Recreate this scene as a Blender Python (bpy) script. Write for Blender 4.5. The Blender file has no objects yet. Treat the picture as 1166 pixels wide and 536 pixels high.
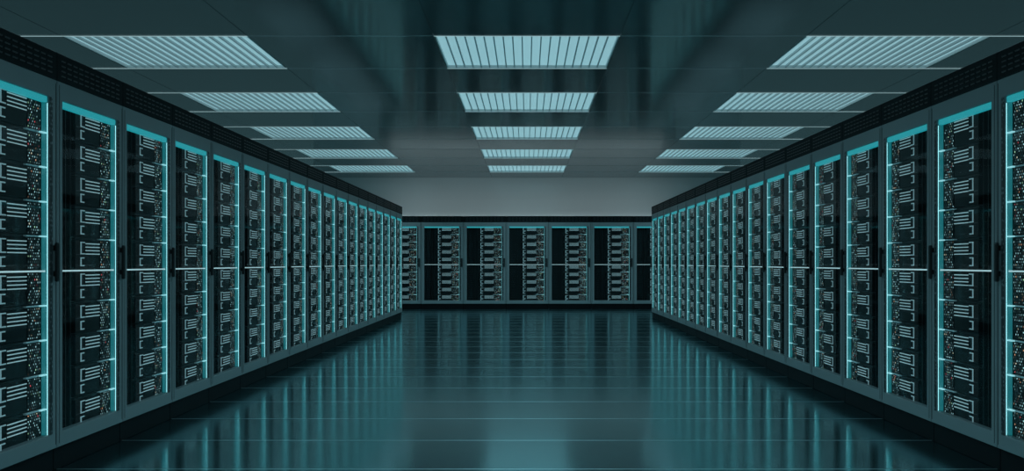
import bpy, bmesh, math, random
from mathutils import Vector
random.seed(7)
SC = bpy.context.scene
COL = SC.collection

# ------------------------------------------------------------------ measures (metres)
F_PX = 1274.0            # focal length in pixels of the 1166 px wide frame
CAM_H = 1.15
AISLE = 2.6              # half the aisle
PITCH = 1.0086           # rack to rack
ROW0 = 6.191             # near edge of the first rack wholly in view
CEIL = 3.34
TX, TY = 1.8, 1.806      # ceiling grid
LIGHT0 = 10.80           # near edge of the nearest light row
BACK = 27.94             # front of the far row
WALL_Y = 28.84
HALF = 5.4
NEAR_Y = LIGHT0 - 8 * TY

# ------------------------------------------------------------------ materials
def new_mat(name):
    m = bpy.data.materials.new(name); m.use_nodes = True
    nt = m.node_tree
    return m, nt, nt.nodes['Principled BSDF']

def N(nt, typ, **kw):
    n = nt.nodes.new(typ)
    for k, v in kw.items(): setattr(n, k, v)
    return n

def plain(name, col, rough=.5, metal=0., spec=.5, var=.12, scale=6., bump=0.):
    """a painted / metal surface with a little procedural variation"""
    m, nt, b = new_mat(name)
    tc = N(nt, 'ShaderNodeTexCoord')
    nz = N(nt, 'ShaderNodeTexNoise'); nz.inputs['Scale'].default_value = scale; nz.inputs['Detail'].default_value = 4
    nt.links.new(tc.outputs['Object'], nz.inputs['Vector'])
    mr = N(nt, 'ShaderNodeMapRange')
    mr.inputs['To Min'].default_value = 1 - var; mr.inputs['To Max'].default_value = 1 + var
    nt.links.new(nz.outputs['Fac'], mr.inputs['Value'])
    mx = N(nt, 'ShaderNodeVectorMath', operation='SCALE'); mx.inputs[0].default_value = col
    nt.links.new(mr.outputs['Result'], mx.inputs['Scale'])
    nt.links.new(mx.outputs['Vector'], b.inputs['Base Color'])
    b.inputs['Roughness'].default_value = rough; b.inputs['Metallic'].default_value = metal
    b.inputs['Specular IOR Level'].default_value = spec
    if bump:
        bp = N(nt, 'ShaderNodeBump'); bp.inputs['Strength'].default_value = bump; bp.inputs['Distance'].default_value = .002
        nt.links.new(nz.outputs['Fac'], bp.inputs['Height']); nt.links.new(bp.outputs['Normal'], b.inputs['Normal'])
    return m

def glow(name, col, strength, base=(.3, .35, .36), sample=True):
    m, nt, b = new_mat(name)
    b.inputs['Base Color'].default_value = (*base, 1); b.inputs['Roughness'].default_value = .4
    b.inputs['Emission Color'].default_value = (*col, 1); b.inputs['Emission Strength'].default_value = strength
    if not sample: m.cycles.emission_sampling = 'NONE'
    return m

M = {}
M['frame'] = plain('grey_powder_coat', (.24, .25, .255), .42, 0, .5, .08, 3)
M['black'] = plain('black_steel', (.012, .013, .014), .38, 0, .5, .2, 8)
M['vent'] = plain('black_vent_steel', (.007, .008, .009), .6, 0, .12, .2, 8)
M['plinth'] = plain('matt_black', (.006, .006, .007), .7, 0, .1, .2, 8)
M['server'] = plain('black_faceplate', (.008, .010, .011), .5, 0, .25, .25, 14)
M['cable'] = plain('dark_cable_tray', (.010, .012, .013), .45, 0, .3, .3, 20)
M['metal'] = plain('pale_brushed_metal', (.92, .94, .95), .35, 0., .5, .06, 30)
M['tick'] = plain('pale_enamel', (.86, .88, .88), .35, 0, .5, .05, 30)
M['bar'] = glow('white_glow_bar', (.58, .86, .90), .27, (.8, .82, .83), False)  # vent lines given a glow of their own to look brightly lit
M['tickglow'] = glow('cyan_glow_tick', (.40, .90, .97), .65, (.8, .82, .83), False)  # glow stands in for light glinting on the shelf edges
M['midglow'] = glow('white_glow_shelf_line', (.62, .88, .92), .5, (.8, .82, .83), False)  # glow in place of light along the middle shelf edge
M['edge'] = glow('glowing_edge_strip', (.60, .86, .90), .40, (.8, .82, .83))  # glow stands in for light caught on the panel edge trim
M['bracket'] = glow('glowing_pale_bracket', (.58, .86, .90), .13, (.85, .87, .88), False)  # handles are no lamps; an added glow makes them look lit
M['slot'] = plain('dark_vent_slat', (.045, .05, .055), .35, .3, .5, .2, 30)
M['roof'] = plain('grey_rack_roof', (.07, .073, .075), .6, 0, .2, .08, 2)
M['louvre'] = plain('satin_louvre', (.62, .65, .66), .35, .2, .5, .05, 8)
M['bezel'] = plain('white_bezel', (.8, .82, .82), .35, 0, .5, .04, 8)
M['tbar'] = plain('pale_grid_bar', (.85, .88, .9), .22, 1., .5, .06, 4)
M['wall'] = plain('grey_wall_paint', (.60, .60, .603), .22, 0, .5, .05, 1.2)
M['wall'].node_tree.nodes['Principled BSDF'].inputs['IOR'].default_value = 2.2
M['top_light'] = glow('cyan_led_bar', (.012, .44, .50), .58)
M['side_glow'] = glow('cyan_reveal_glow', (.006, .34, .385), .33)  # glow stands in for cyan light falling on the opening's side wall
M['tube'] = glow('white_cyan_led_line', (.36, .90, .96), 1.7)
M['panel_light'] = glow('ceiling_diffuser', (.50, .90, 1.0), .42, (.6, .65, .66))

def make_glass():
    m = bpy.data.materials.new('door_glass'); m.use_nodes = True
    nt = m.node_tree; nt.nodes.remove(nt.nodes['Principled BSDF'])
    out = nt.nodes['Material Output']
    tr = N(nt, 'ShaderNodeBsdfTransparent'); tr.inputs['Color'].default_value = (.95, .975, .98, 1)
    gl = N(nt, 'ShaderNodeBsdfGlossy'); gl.inputs['Roughness'].default_value = .03
    gl.inputs['Color'].default_value = (.9, .97, 1, 1)
    fr = N(nt, 'ShaderNodeFresnel'); fr.inputs['IOR'].default_value = 1.28
    ml = N(nt, 'ShaderNodeMath', operation='MULTIPLY'); ml.inputs[1].default_value = .07
    mx = N(nt, 'ShaderNodeMixShader')
    nt.links.new(fr.outputs['Fac'], ml.inputs[0]); nt.links.new(ml.outputs[0], mx.inputs['Fac'])
    nt.links.new(tr.outputs[0], mx.inputs[1]); nt.links.new(gl.outputs[0], mx.inputs[2])
    nt.links.new(mx.outputs[0], out.inputs['Surface'])
    return m
M['glass'] = make_glass()

def make_dots():
    """a black panel drilled with a staggered field of tiny indicator lamps, mostly pale, a few amber, green and red"""
    m, nt, b = new_mat('indicator_field')
    L = nt.links.new
    b.inputs['Base Color'].default_value = (.008, .010, .011, 1); b.inputs['Roughness'].default_value = .6; b.inputs['Specular IOR Level'].default_value = .2
    tc = N(nt, 'ShaderNodeTexCoord'); sp = N(nt, 'ShaderNodeSeparateXYZ'); L(tc.outputs['Object'], sp.inputs[0])
    oi = N(nt, 'ShaderNodeObjectInfo')
    def math_(op, a, bb=None, c=None):
        n = N(nt, 'ShaderNodeMath', operation=op)
        for i, v in enumerate((a, bb, c)):
            if v is None: continue
            if isinstance(v, (int, float)): n.inputs[i].default_value = v
            else: L(v, n.inputs[i])
        return n.outputs[0]
    cz = math_('DIVIDE', sp.outputs['Z'], .0155)
    row = math_('FLOOR', cz)
    odd = math_('MODULO', math_('ABSOLUTE', row), 2)
    cx = math_('ADD', math_('DIVIDE', sp.outputs['X'], .026), math_('MULTIPLY', odd, .5))
    colm = math_('FLOOR', cx)
    fx = math_('MULTIPLY', math_('SUBTRACT', math_('FRACT', cx), .5), .026)
    fz = math_('MULTIPLY', math_('SUBTRACT', math_('FRACT', cz), .5), .0155)
    d = math_('SQRT', math_('ADD', math_('MULTIPLY', fx, fx), math_('MULTIPLY', fz, fz)))
    mask = math_('LESS_THAN', d, .0046)
    cb = N(nt, 'ShaderNodeCombineXYZ'); L(colm, cb.inputs[0]); L(row, cb.inputs[1])
    L(math_('MULTIPLY', oi.outputs['Random'], 97.), cb.inputs[2])
    wn = N(nt, 'ShaderNodeTexWhiteNoise', noise_dimensions='3D'); L(cb.outputs[0], wn.inputs['Vector'])
    wc = N(nt, 'ShaderNodeSeparateColor'); L(wn.outputs['Color'], wc.inputs[0])
    br = math_('POWER', wc.outputs[0], 3.0)
    cr = N(nt, 'ShaderNodeValToRGB'); cr.color_ramp.interpolation = 'CONSTANT'
    e = cr.color_ramp.elements
    e[0].position = 0; e[0].color = (.42, .75, .80, 1)
    e[1].position = .80; e[1].color = (.75, .68, .50, 1)
    for p, c in ((.88, (.45, .80, .50, 1)), (.94, (.85, .40, .22, 1)), (.975, (.85, .10, .12, 1))):
        x = e.new(p); x.color = c
    L(wc.outputs[1], cr.inputs['Fac'])
    L(cr.outputs['Color'], b.inputs['Emission Color'])
    L(math_('MULTIPLY', math_('MULTIPLY', mask, br), 1.15), b.inputs['Emission Strength'])
    m.cycles.emission_sampling = 'NONE'
    return m
M['dots'] = make_dots()

def make_perf():
    m, nt, b = new_mat('perforated_strip_metal')
    L = nt.links.new
    tc = N(nt, 'ShaderNodeTexCoord')
    mp = N(nt, 'ShaderNodeMapping'); mp.inputs['Scale'].default_value = (60, 60, 40); L(tc.outputs['Object'], mp.inputs['Vector'])
    vo = N(nt, 'ShaderNodeTexVoronoi'); vo.inputs['Scale'].default_value = 1.; vo.inputs['Randomness'].default_value = .35
    L(mp.outputs[0], vo.inputs['Vector'])
    cr = N(nt, 'ShaderNodeValToRGB')
    cr.color_ramp.elements[0].position = .30; cr.color_ramp.elements[0].color = (.30, .31, .32, 1)
    cr.color_ramp.elements[1].position = .42; cr.color_ramp.elements[1].color = (.035, .037, .04, 1)
    L(vo.outputs['Distance'], cr.inputs['Fac']); L(cr.outputs['Color'], b.inputs['Base Color'])
    b.inputs['Roughness'].default_value = .35; b.inputs['Metallic'].default_value = .3
    return m
M['perf'] = make_perf()

def make_floor():
    """polished dark floor tiles with fine pale joints"""
    m, nt, b = new_mat('polished_floor_tiles')
    L = nt.links.new
    tc = N(nt, 'ShaderNodeTexCoord'); sp = N(nt, 'ShaderNodeSeparateXYZ'); L(tc.outputs['Object'], sp.inputs[0])
    def math_(op, a, bb=None):
        n = N(nt, 'ShaderNodeMath', operation=op)
        for i, v in enumerate((a, bb)):
            if v is None: continue
            if isinstance(v, (int, float)): n.inputs[i].default_value = v
            else: L(v, n.inputs[i])
        return n.outputs[0]
    def joint(src, off, pitch, w):
        fr = math_('FRACT', math_('DIVIDE', math_('SUBTRACT', src, off - 100 * pitch), pitch))
        dd = math_('ABSOLUTE', math_('SUBTRACT', fr, .5))
        return math_('GREATER_THAN', dd, .5 - w / pitch / 2)
    jy = joint(sp.outputs['Y'], ROW0 + .05, PITCH, .012)
    jx = joint(sp.outputs['X'], .53, 1.06, .002)
    j = math_('MAXIMUM', jy, math_('MULTIPLY', jx, .3))
    nz = N(nt, 'ShaderNodeTexNoise'); nz.inputs['Scale'].default_value = 1.3; nz.inputs['Detail'].default_value = 5
    L(tc.outputs['Object'], nz.inputs['Vector'])
    mr = N(nt, 'ShaderNodeMapRange'); mr.inputs['To Min'].default_value = .12; mr.inputs['To Max'].default_value = .155
    L(nz.outputs['Fac'], mr.inputs['Value'])
    mixr = N(nt, 'ShaderNodeMix', data_type='FLOAT'); L(j, mixr.inputs['Factor']); L(mr.outputs[0], mixr.inputs[2]); mixr.inputs[3].default_value = .38
    L(mixr.outputs[0], b.inputs['Roughness'])
    mixc = N(nt, 'ShaderNodeMix', data_type='RGBA'); L(j, mixc.inputs['Factor'])
    mixc.inputs[6].default_value = (.018, .022, .024, 1); mixc.inputs[7].default_value = (.9, .93, .95, 1)
    L(mixc.outputs[2], b.inputs['Base Color'])
    L(math_('MULTIPLY', j, .9), b.inputs['Metallic'])
    gl = N(nt, 'ShaderNodeBsdfGlossy'); gl.inputs['Color'].default_value = (.50, .93, 1, 1); L(mixr.outputs[0], gl.inputs['Roughness'])
    ms = N(nt, 'ShaderNodeMixShader'); ms.inputs['Fac'].default_value = .50
    L(b.outputs[0], ms.inputs[1]); L(gl.outputs[0], ms.inputs[2]); L(ms.outputs[0], nt.nodes['Material Output'].inputs['Surface'])
    b.inputs['IOR'].default_value = 3.0; b.inputs['Specular Tint'].default_value = (.42, .95, 1, 1)
    return m
M['floor'] = make_floor()
M['ceiling'] = plain('glossy_ceiling_panel', (.06, .067, .07), .13, 0, .5, .06, 1.0)
M['ceiling'].node_tree.nodes['Principled BSDF'].inputs['IOR'].default_value = 2.1
M['ceiling'].node_tree.nodes['Principled BSDF'].inputs['Specular Tint'].default_value = (.6, .95, 1, 1)

# ------------------------------------------------------------------ mesh building
class MB:
    """collects shapes into one mesh; each shape may carry its own material"""
    def __init__(s, flip=1): s.bm = bmesh.new(); s.mats = []; s.flip = flip
    def mi(s, m):
        if m not in s.mats: s.mats.append(m)
        return s.mats.index(m)
    def box(s, x0, x1, y0, y1, z0, z1, m, bev=0., seg=1):
        if s.flip < 0: x0, x1 = -x1, -x0
        r = bmesh.ops.create_cube(s.bm, size=1)
        for v in r['verts']:
            v.co = Vector((x0 + (v.co.x + .5) * (x1 - x0), y0 + (v.co.y + .5) * (y1 - y0), z0 + (v.co.z + .5) * (z1 - z0)))
        vs = r['verts']; i = s.mi(m)
        fs = {f for v in vs for f in v.link_faces}
        for f in fs: f.material_index = i
        if bev:
            es = list({e for v in vs for e in v.link_edges})
            bmesh.ops.bevel(s.bm, geom=es, offset=bev, segments=seg, affect='EDGES', profile=.5, material=i)
        return s
    def ring(s, x0, x1, z0, z1, a0, a1, c0, c1, y0, y1, m, bev=.004):
        """a flat frame: outer x0..x1, z0..z1, opening a0..a1, c0..c1, mitred corners, extruded y0..y1"""
        i = s.mi(m)
        def P(x, y, z): return s.bm.verts.new((x * s.flip, y, z))
        o = [(x0, z0), (x1, z0), (x1, z1), (x0, z1)]; n = [(a0, c0), (a1, c0), (a1, c1), (a0, c1)]
        of = [P(x, y0, z) for x, z in o]; nf = [P(x, y0, z) for x, z in n]
        ob = [P(x, y1, z) for x, z in o]; nb = [P(x, y1, z) for x, z in n]
        faces = []
        for k in range(4):
            l = (k + 1) % 4
            for q in ((of[k], of[l], nf[l], nf[k]), (ob[k], nb[k], nb[l], ob[l]), (of[k], ob[k], ob[l], of[l]), (nf[k], nf[l], nb[l], nb[k])):
                f = s.bm.faces.new(q); f.material_index = i; faces.append(f)
        if bev:
            es = [s.bm.edges.get((of[k], of[(k + 1) % 4])) for k in range(4)] + [s.bm.edges.get((nf[k], nf[(k + 1) % 4])) for k in range(4)]
            bmesh.ops.bevel(s.bm, geom=[e for e in es if e], offset=bev, segments=2, affect='EDGES', profile=.5, material=i)
        return s
    def build(s, name, parent=None, smooth=False):
        bmesh.ops.recalc_face_normals(s.bm, faces=s.bm.faces)
        me = bpy.data.meshes.new(name); s.bm.to_mesh(me); s.bm.free()
        for m in s.mats: me.materials.append(m)
        o = bpy.data.objects.new(name, me); COL.objects.link(o)
        if parent: o.parent = parent
        return o

def empty(name, loc=(0, 0, 0), rz=0.):
    o = bpy.data.objects.new(name, None); COL.objects.link(o)
    o.location = loc; o.rotation_euler = (0, 0, rz); o.empty_display_size = .2
    return o

def tag(o, label, cat, group=None):
    o['label'] = label; o['category'] = cat
    if group: o['group'] = group
    return o

CH = {}
def children(o):
    return CH.setdefault(o.name, list(o.children))
def copy_tree(o, parent=None):
    c = o.copy(); COL.objects.link(c)
    if parent: c.parent = parent
    for ch in children(o): copy_tree(ch, c)
    return c

def structure(name, mb):
    o = mb.build(name); o['kind'] = 'structure'; return o

# ------------------------------------------------------------------ the room
structure('floor', MB().box(-HALF, HALF, NEAR_Y, WALL_Y, -.1, 0, M['floor']))
light_cells = {(ix, iy) for ix in (-2, 0, 2) for iy in range(4, 18, 2)}
c = MB()
xs = [-HALF, -4.5, -2.7, -.9, .9, 2.7, 4.5, HALF]
for i in range(7):
    for j in range(18):
        if (i - 3, j) in light_cells: continue
        c.box(xs[i] + .002, xs[i + 1] - .002, NEAR_Y + j * TY + .002, min(NEAR_Y + (j + 1) * TY, WALL_Y) - .002, CEIL, CEIL + .1, M['ceiling'], .002)
c.box(-HALF, HALF, NEAR_Y, WALL_Y, CEIL + .1, CEIL + .14, M['plinth'])
structure('ceiling', c)
t = MB()
for j in range(1, 18):
    y = NEAR_Y + j * TY
    t.box(-HALF, HALF, y - .012, y + .012, CEIL - .003, CEIL + .002, M['tbar'])
structure('trim_1', t)
structure('wall_back', MB().box(-HALF - .1, HALF + .1, WALL_Y, WALL_Y + .1, -.1, CEIL + .14, M['wall']))

# ------------------------------------------------------------------ ceiling lights
def make_light(ext):
    r = empty('ceiling_light')
    hx, hy = TX / 2 - .006, TY / 2 - .008
    hs = MB()
    hs.box(-hx, hx, -hy, hy, .07, .095, M['bezel'])
    for a in (-1, 1):
        hs.box(min(a * hx, a * (hx - .012)), max(a * hx, a * (hx - .012)), -hy, hy, .0, .07, M['bezel'])
        hs.box(-hx + .012, hx - .012, min(a * hy, a * (hy - .014)), max(a * hy, a * (hy - .014)), -.002, .07, M['bezel'])
    hs.build('housing', r)
    MB().box(-hx + .012, hx - .012, -hy + .014, hy - .014, .032, .045, M['panel_light']).build('diffuser', r)
    lv = MB(); n = 19; w = 2 * (hx - .012) / n
    for k in range(1, n):
        x = -hx + .012 + k * w
        lv.box(x - .006, x + .006, -hy + .014, hy - .014, .003, .030, M['louvre'])
    lv.build('louvre', r)
    for a in (-1, 1):
        y = a * (TY / 2 - .003)
        MB().box(-TX / 2 - ext, TX / 2, y - .009, y + .009, -.006, -.0005, M['edge'], .001).build('edge_strip', r)
    return r
ORD = ['nearest', 'second nearest', 'middle', 'second farthest', 'farthest']
LAMP = {}
for ix, where, grp in ((0, 'over the middle of the aisle', 'ceiling lights over the middle of the aisle'),
                       (-2, 'above the left row of racks', 'ceiling lights above the left row'),
                       (2, 'above the right row of racks', 'ceiling lights above the right row')):
    L0 = make_light(.85 if ix else 0); first = True
    for q in range(-2, 5):
        CH.setdefault(L0.name, list(L0.children))
        o = L0 if first else copy_tree(L0); first = False
        o.rotation_euler = (0, 0, math.pi if ix > 0 else 0)
        o.location = (ix * TX, NEAR_Y + (8 + 2 * q) * TY + TY / 2, CEIL)
        tag(o, f'slatted ceiling light panel {where}, ' + (f'{ORD[q]} of its five' if q >= 0 else ('first' if q == -1 else 'second') + ' above the photo edge'), 'ceiling light', grp)
        ld = LAMP.get('d')
        if not ld:
            ld = LAMP['d'] = bpy.data.lights.new('panel_lamp', 'AREA'); ld.shape = 'RECTANGLE'
            ld.size, ld.size_y = 1.7, 1.7; ld.energy = 21; ld.color = (.42, .87, 1.0); ld.spread = math.radians(150)
        lo = bpy.data.objects.new('panel_lamp', ld); COL.objects.link(lo); lo.parent = o; lo.location = (0, 0, -.006)

# ------------------------------------------------------------------ server racks
W = PITCH - .002; HW = W / 2
O0, O1 = -HW + .075, -HW + .905          # the door opening
OW = O1 - O0
ZB, ZF, ZT = .127, 2.158, 2.315          # plinth top, frame top, vent strip top
OZ0, OZ1 = .21, 2.055
REC = .042                               # servers sit this far behind the frame
DEPTH = .86
SP, STOP = .1878, 2.037                  # server pitch, top of the first
SH = .172
X = lambda f: O0 + f * OW

def server_shapes(flip, which):
    """shapes of one server, origin at its top edge, front at y = 0"""
    m = MB(flip)
    if which in ('server', 'all'):
        m.box(X(.335), X(.985), .0, .62, -SH, 0, M['server'], .003)
        m.box(X(.345), X(.975), -.002, .004, -.090, -.086, M['slot'])
    if which in ('h1', 'all'):
        z0, z1 = -.086, -.012
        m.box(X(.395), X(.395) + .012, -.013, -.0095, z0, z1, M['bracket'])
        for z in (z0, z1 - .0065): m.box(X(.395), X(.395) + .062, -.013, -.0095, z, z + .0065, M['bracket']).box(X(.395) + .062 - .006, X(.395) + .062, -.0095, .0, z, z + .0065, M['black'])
    if which in ('h2', 'all'):
        z0, z1 = -.156, -.104
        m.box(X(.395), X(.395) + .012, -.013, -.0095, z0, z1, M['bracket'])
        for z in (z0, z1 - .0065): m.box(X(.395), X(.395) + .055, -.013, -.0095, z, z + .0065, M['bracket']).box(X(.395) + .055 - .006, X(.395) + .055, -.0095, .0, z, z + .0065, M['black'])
    if which in ('vent', 'all'):
        m.box(X(.50), X(.775), -.003, .0, -.090, -.010, M['server'])
        for k in range(4):
            z = -.022 - k * .0205
            m.box(X(.505), X(.77), -.006, -.003, z - .0028, z + .0028, M['bar'])
    if which in ('dots', 'all'):
        m.box(X(.788), X(.972), -.003, .0, -SH + .006, -.006, M['dots'])
    return m

def make_rack(flip, detailed):
    r = empty('server_rack')
    # cabinet: side, back and floor panels, a raised grey roof
    m = MB(flip)
    m.box(-HW, -HW + .02, REC + .003, DEPTH, ZB, ZF, M['frame'])
    m.box(HW - .02, HW, REC + .003, DEPTH, ZB, ZF, M['frame'])
    m.box(-HW + .02, HW - .02, DEPTH - .02, DEPTH, ZB, ZF, M['black'])
    m.box(-HW + .02, HW - .02, REC + .003, DEPTH - .02, ZB, ZB + .02, M['black'])
    m.box(-HW, HW, .13, DEPTH, ZF, ZT - .01, M['roof'], .004)
    m.build('cabinet', r)
    # door frame, with the fine raised edge round the opening
    m = MB(flip)
    m.ring(-HW + .0025, HW - .0025, ZB, ZF, O0, O1, OZ0, OZ1, 0, REC, M['frame'], .005)
    m.box(-HW + .028, -HW + .031, -.002, .003, ZB + .02, ZF - .02, M['black'])
    m.box(HW - .031 + .012, HW - .028 + .012, -.002, .003, ZB + .02, ZF - .02, M['black'])
    m.build('door_frame', r)
    MB(flip).box(O1 + .006, O1 + .040, -.0025, .004, OZ0, OZ1, M['perf']).build('perforated_strip', r)
    # handle
    hx = HW - .042
    m = MB(flip)
    m.box(hx - .017, hx + .017, -.030, -.010, 1.045, 1.262, M['black'], .008, 3)
    for z in (1.075, 1.215): m.box(hx - .010, hx + .010, -.012, .004, z, z + .03, M['black'], .003)
    m.build('handle', r)
    # plinth and vent strip
    MB(flip).box(-HW + .002, HW - .002, .02, DEPTH, 0, ZB, M['plinth'], .004).build('plinth', r)
    m = MB(flip)
    m.box(-HW, HW, .0, .125, ZF + .001, ZT, M['vent'], .004)
    for a in range(4):
        for b in range(11):
            x = -HW + .05 + b * .083; z = ZF + .030 + a * .028
            m.box(x, x + .058, -.004, .002, z, z + .007, M['slot'])
    m.build('vent_strip', r)
    # lights, and a glowing strip in place of light on the side reveal
    MB(flip).box(O0 + .004, O1 - .004, .008, REC - .002, OZ1 - .034, OZ1 - .001, M['top_light'], .003).build('top_light', r)
    s = MB(flip).box(O1 - .006, O1 - .0005, .016, REC - .002, OZ0 + .002, OZ1 - .036, M['side_glow']).build('side_reveal_glow', r)
    MB(flip).box(O1 - .0008, O1 + .002, .008, .0113, OZ0 + .002, OZ1 - .036, M['tube']).build('light_tube', s)
    # dark cable tray down the handle-less side, bars and ticks modelling the opposite row's reflection
    m = MB(flip)
    m.box(X(-.05), X(.33), REC + .06, REC + .10, ZB + .03, ZF - .03, M['cable'])
    for f, w in ((.02, .02), (.17, .006), (.22, .012), (.30, .02)):
        m.box(X(f), X(f) + w, REC + .02, REC + .062, ZB + .03, ZF - .03, M['cable'])
    for k in range(24):
        z = OZ0 + .07 + k * .047
        m.box(X(.05), X(.165), REC + .045, REC + .06, z, z + .005, M['slot'])
    m.build('cable_tray', r)
    # shelves between the servers: short bright lips, one across the whole opening at mid height
    for i in range(1, 10):
        z = STOP - SP * i + .0015
        m = MB(flip)
        m.box(X(.34), X(.985), REC + .004, REC + .6, z, z + .010, M['black'])
        m.box(X(.74), X(.985), REC - .016, REC + .004, z + .001, z + .009, M['tick'], .002)
        s = m.build('shelf', r)
        m = MB(flip)
        if i == 5: m.box(X(.0), O1 - .001, REC - .024, REC - .012, z, z + .009, M['midglow'], .002)
        else: m.box(X(.92), O1 - .001, REC - .030, REC - .012, z + .001, z + .009, M['tickglow'], .002)
        m.build('shelf_glow', s)
    # ten servers
    if detailed:
        s0 = server_shapes(flip, 'server').build('server', r)
        for nm, w in (('bracket_handle', 'h1'), ('bracket_handle', 'h2'), ('glowing_bars', 'vent'), ('indicator_panel', 'dots')):
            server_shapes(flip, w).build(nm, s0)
    else:
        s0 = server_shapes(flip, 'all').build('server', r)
    s0.location = (0, REC, STOP)
    for i in range(1, 10):
        s = copy_tree(s0, r); s.location = (0, REC, STOP - SP * i)
    MB(flip).box(O0 - .004, O1 + .004, .001, .0045, OZ0 - .004, OZ1 + .004, M['glass']).build('glass_pane', r)
    return r

NTH = ['first', 'second', 'third', 'fourth', 'fifth', 'sixth', 'seventh', 'eighth', 'ninth', 'tenth']
def row_label(i, side):
    n = 18
    if i == 0: return f'grey server rack nearest the camera in the {side} row, cut off by the photo edge'
    if i == n - 1: return f'grey server rack at the far end of the {side} row, by the back row'
    if i < 9: return f'grey cyan-lit server rack, {NTH[i]} from the near end of the {side} row'
    return f'grey cyan-lit server rack, {NTH[n - 1 - i]} from the far end of the {side} row'
NEARN = 9
for side, flip in (('left', 1), ('right', -1)):
    protos = {}
    for i in range(18):
        kind = i < NEARN
        if kind in protos: o = copy_tree(protos[kind])
        else: o = protos[kind] = make_rack(flip, kind)
        y = ROW0 + PITCH * (i - 1) + PITCH / 2
        o.location = (-AISLE if flip > 0 else AISLE, y, 0)
        o.rotation_euler = (0, 0, math.pi / 2 * flip)
        tag(o, row_label(i, side), 'server rack', f'server racks of the {side} row')
    if side == 'left': LEFT = protos[True]
BX = 1.0614
BACKL = ['half hidden behind the left row', 'first fully in view from the left', 'second fully in view from the left',
         'middle of the seven, facing the aisle', 'second fully in view from the right', 'first fully in view from the right',
         'half hidden behind the right row']
for k in range(7):
    o = copy_tree(LEFT)
    o.location = ((k - 3) * BX + .01, BACK, 0); o.rotation_euler = (0, 0, 0); o.scale = (BX / PITCH, 1, 1)
    tag(o, f'dark server rack in the far back row, {BACKL[k]}', 'server rack', 'server racks of the far back row')

# ------------------------------------------------------------------ world, camera
w = bpy.data.worlds.new('dim_room'); SC.world = w; w.use_nodes = True
w.node_tree.nodes['Background'].inputs['Color'].default_value = (.036, .080, .090, 1)
w.node_tree.nodes['Background'].inputs['Strength'].default_value = 1.
# added, unseen area light behind the far row's vent strip, washing the wall above it
ld = bpy.data.lights.new('wall_fill', 'AREA'); ld.shape = 'RECTANGLE'; ld.size, ld.size_y = 7.2, .05; ld.energy = 11; ld.color = (.75, .95, 1.0)
lo = bpy.data.objects.new('wall_fill', ld); COL.objects.link(lo); lo.location = (0, BACK + .17, ZT + .02); lo.rotation_euler = (math.radians(150), 0, 0)
cd = bpy.data.cameras.new('camera'); cam = bpy.data.objects.new('camera', cd); COL.objects.link(cam)
cam.location = (0, 0, CAM_H); cam.rotation_euler = (math.pi / 2, 0, 0)
cd.sensor_width = 36; cd.lens = 36 * F_PX / 1166
cd.shift_x = -17 / 1166; cd.shift_y = 31 / 1166
cd.clip_end = 100
SC.camera = cam
vs = SC.view_settings
vs.view_transform = 'Standard'; vs.look = 'None'; vs.gamma = 1; vs.exposure = 0; vs.use_curve_mapping = False
SC.cycles.use_denoising = True
SC.cycles.max_bounces = 8; SC.cycles.transparent_max_bounces = 16
SC.cycles.caustics_reflective = True
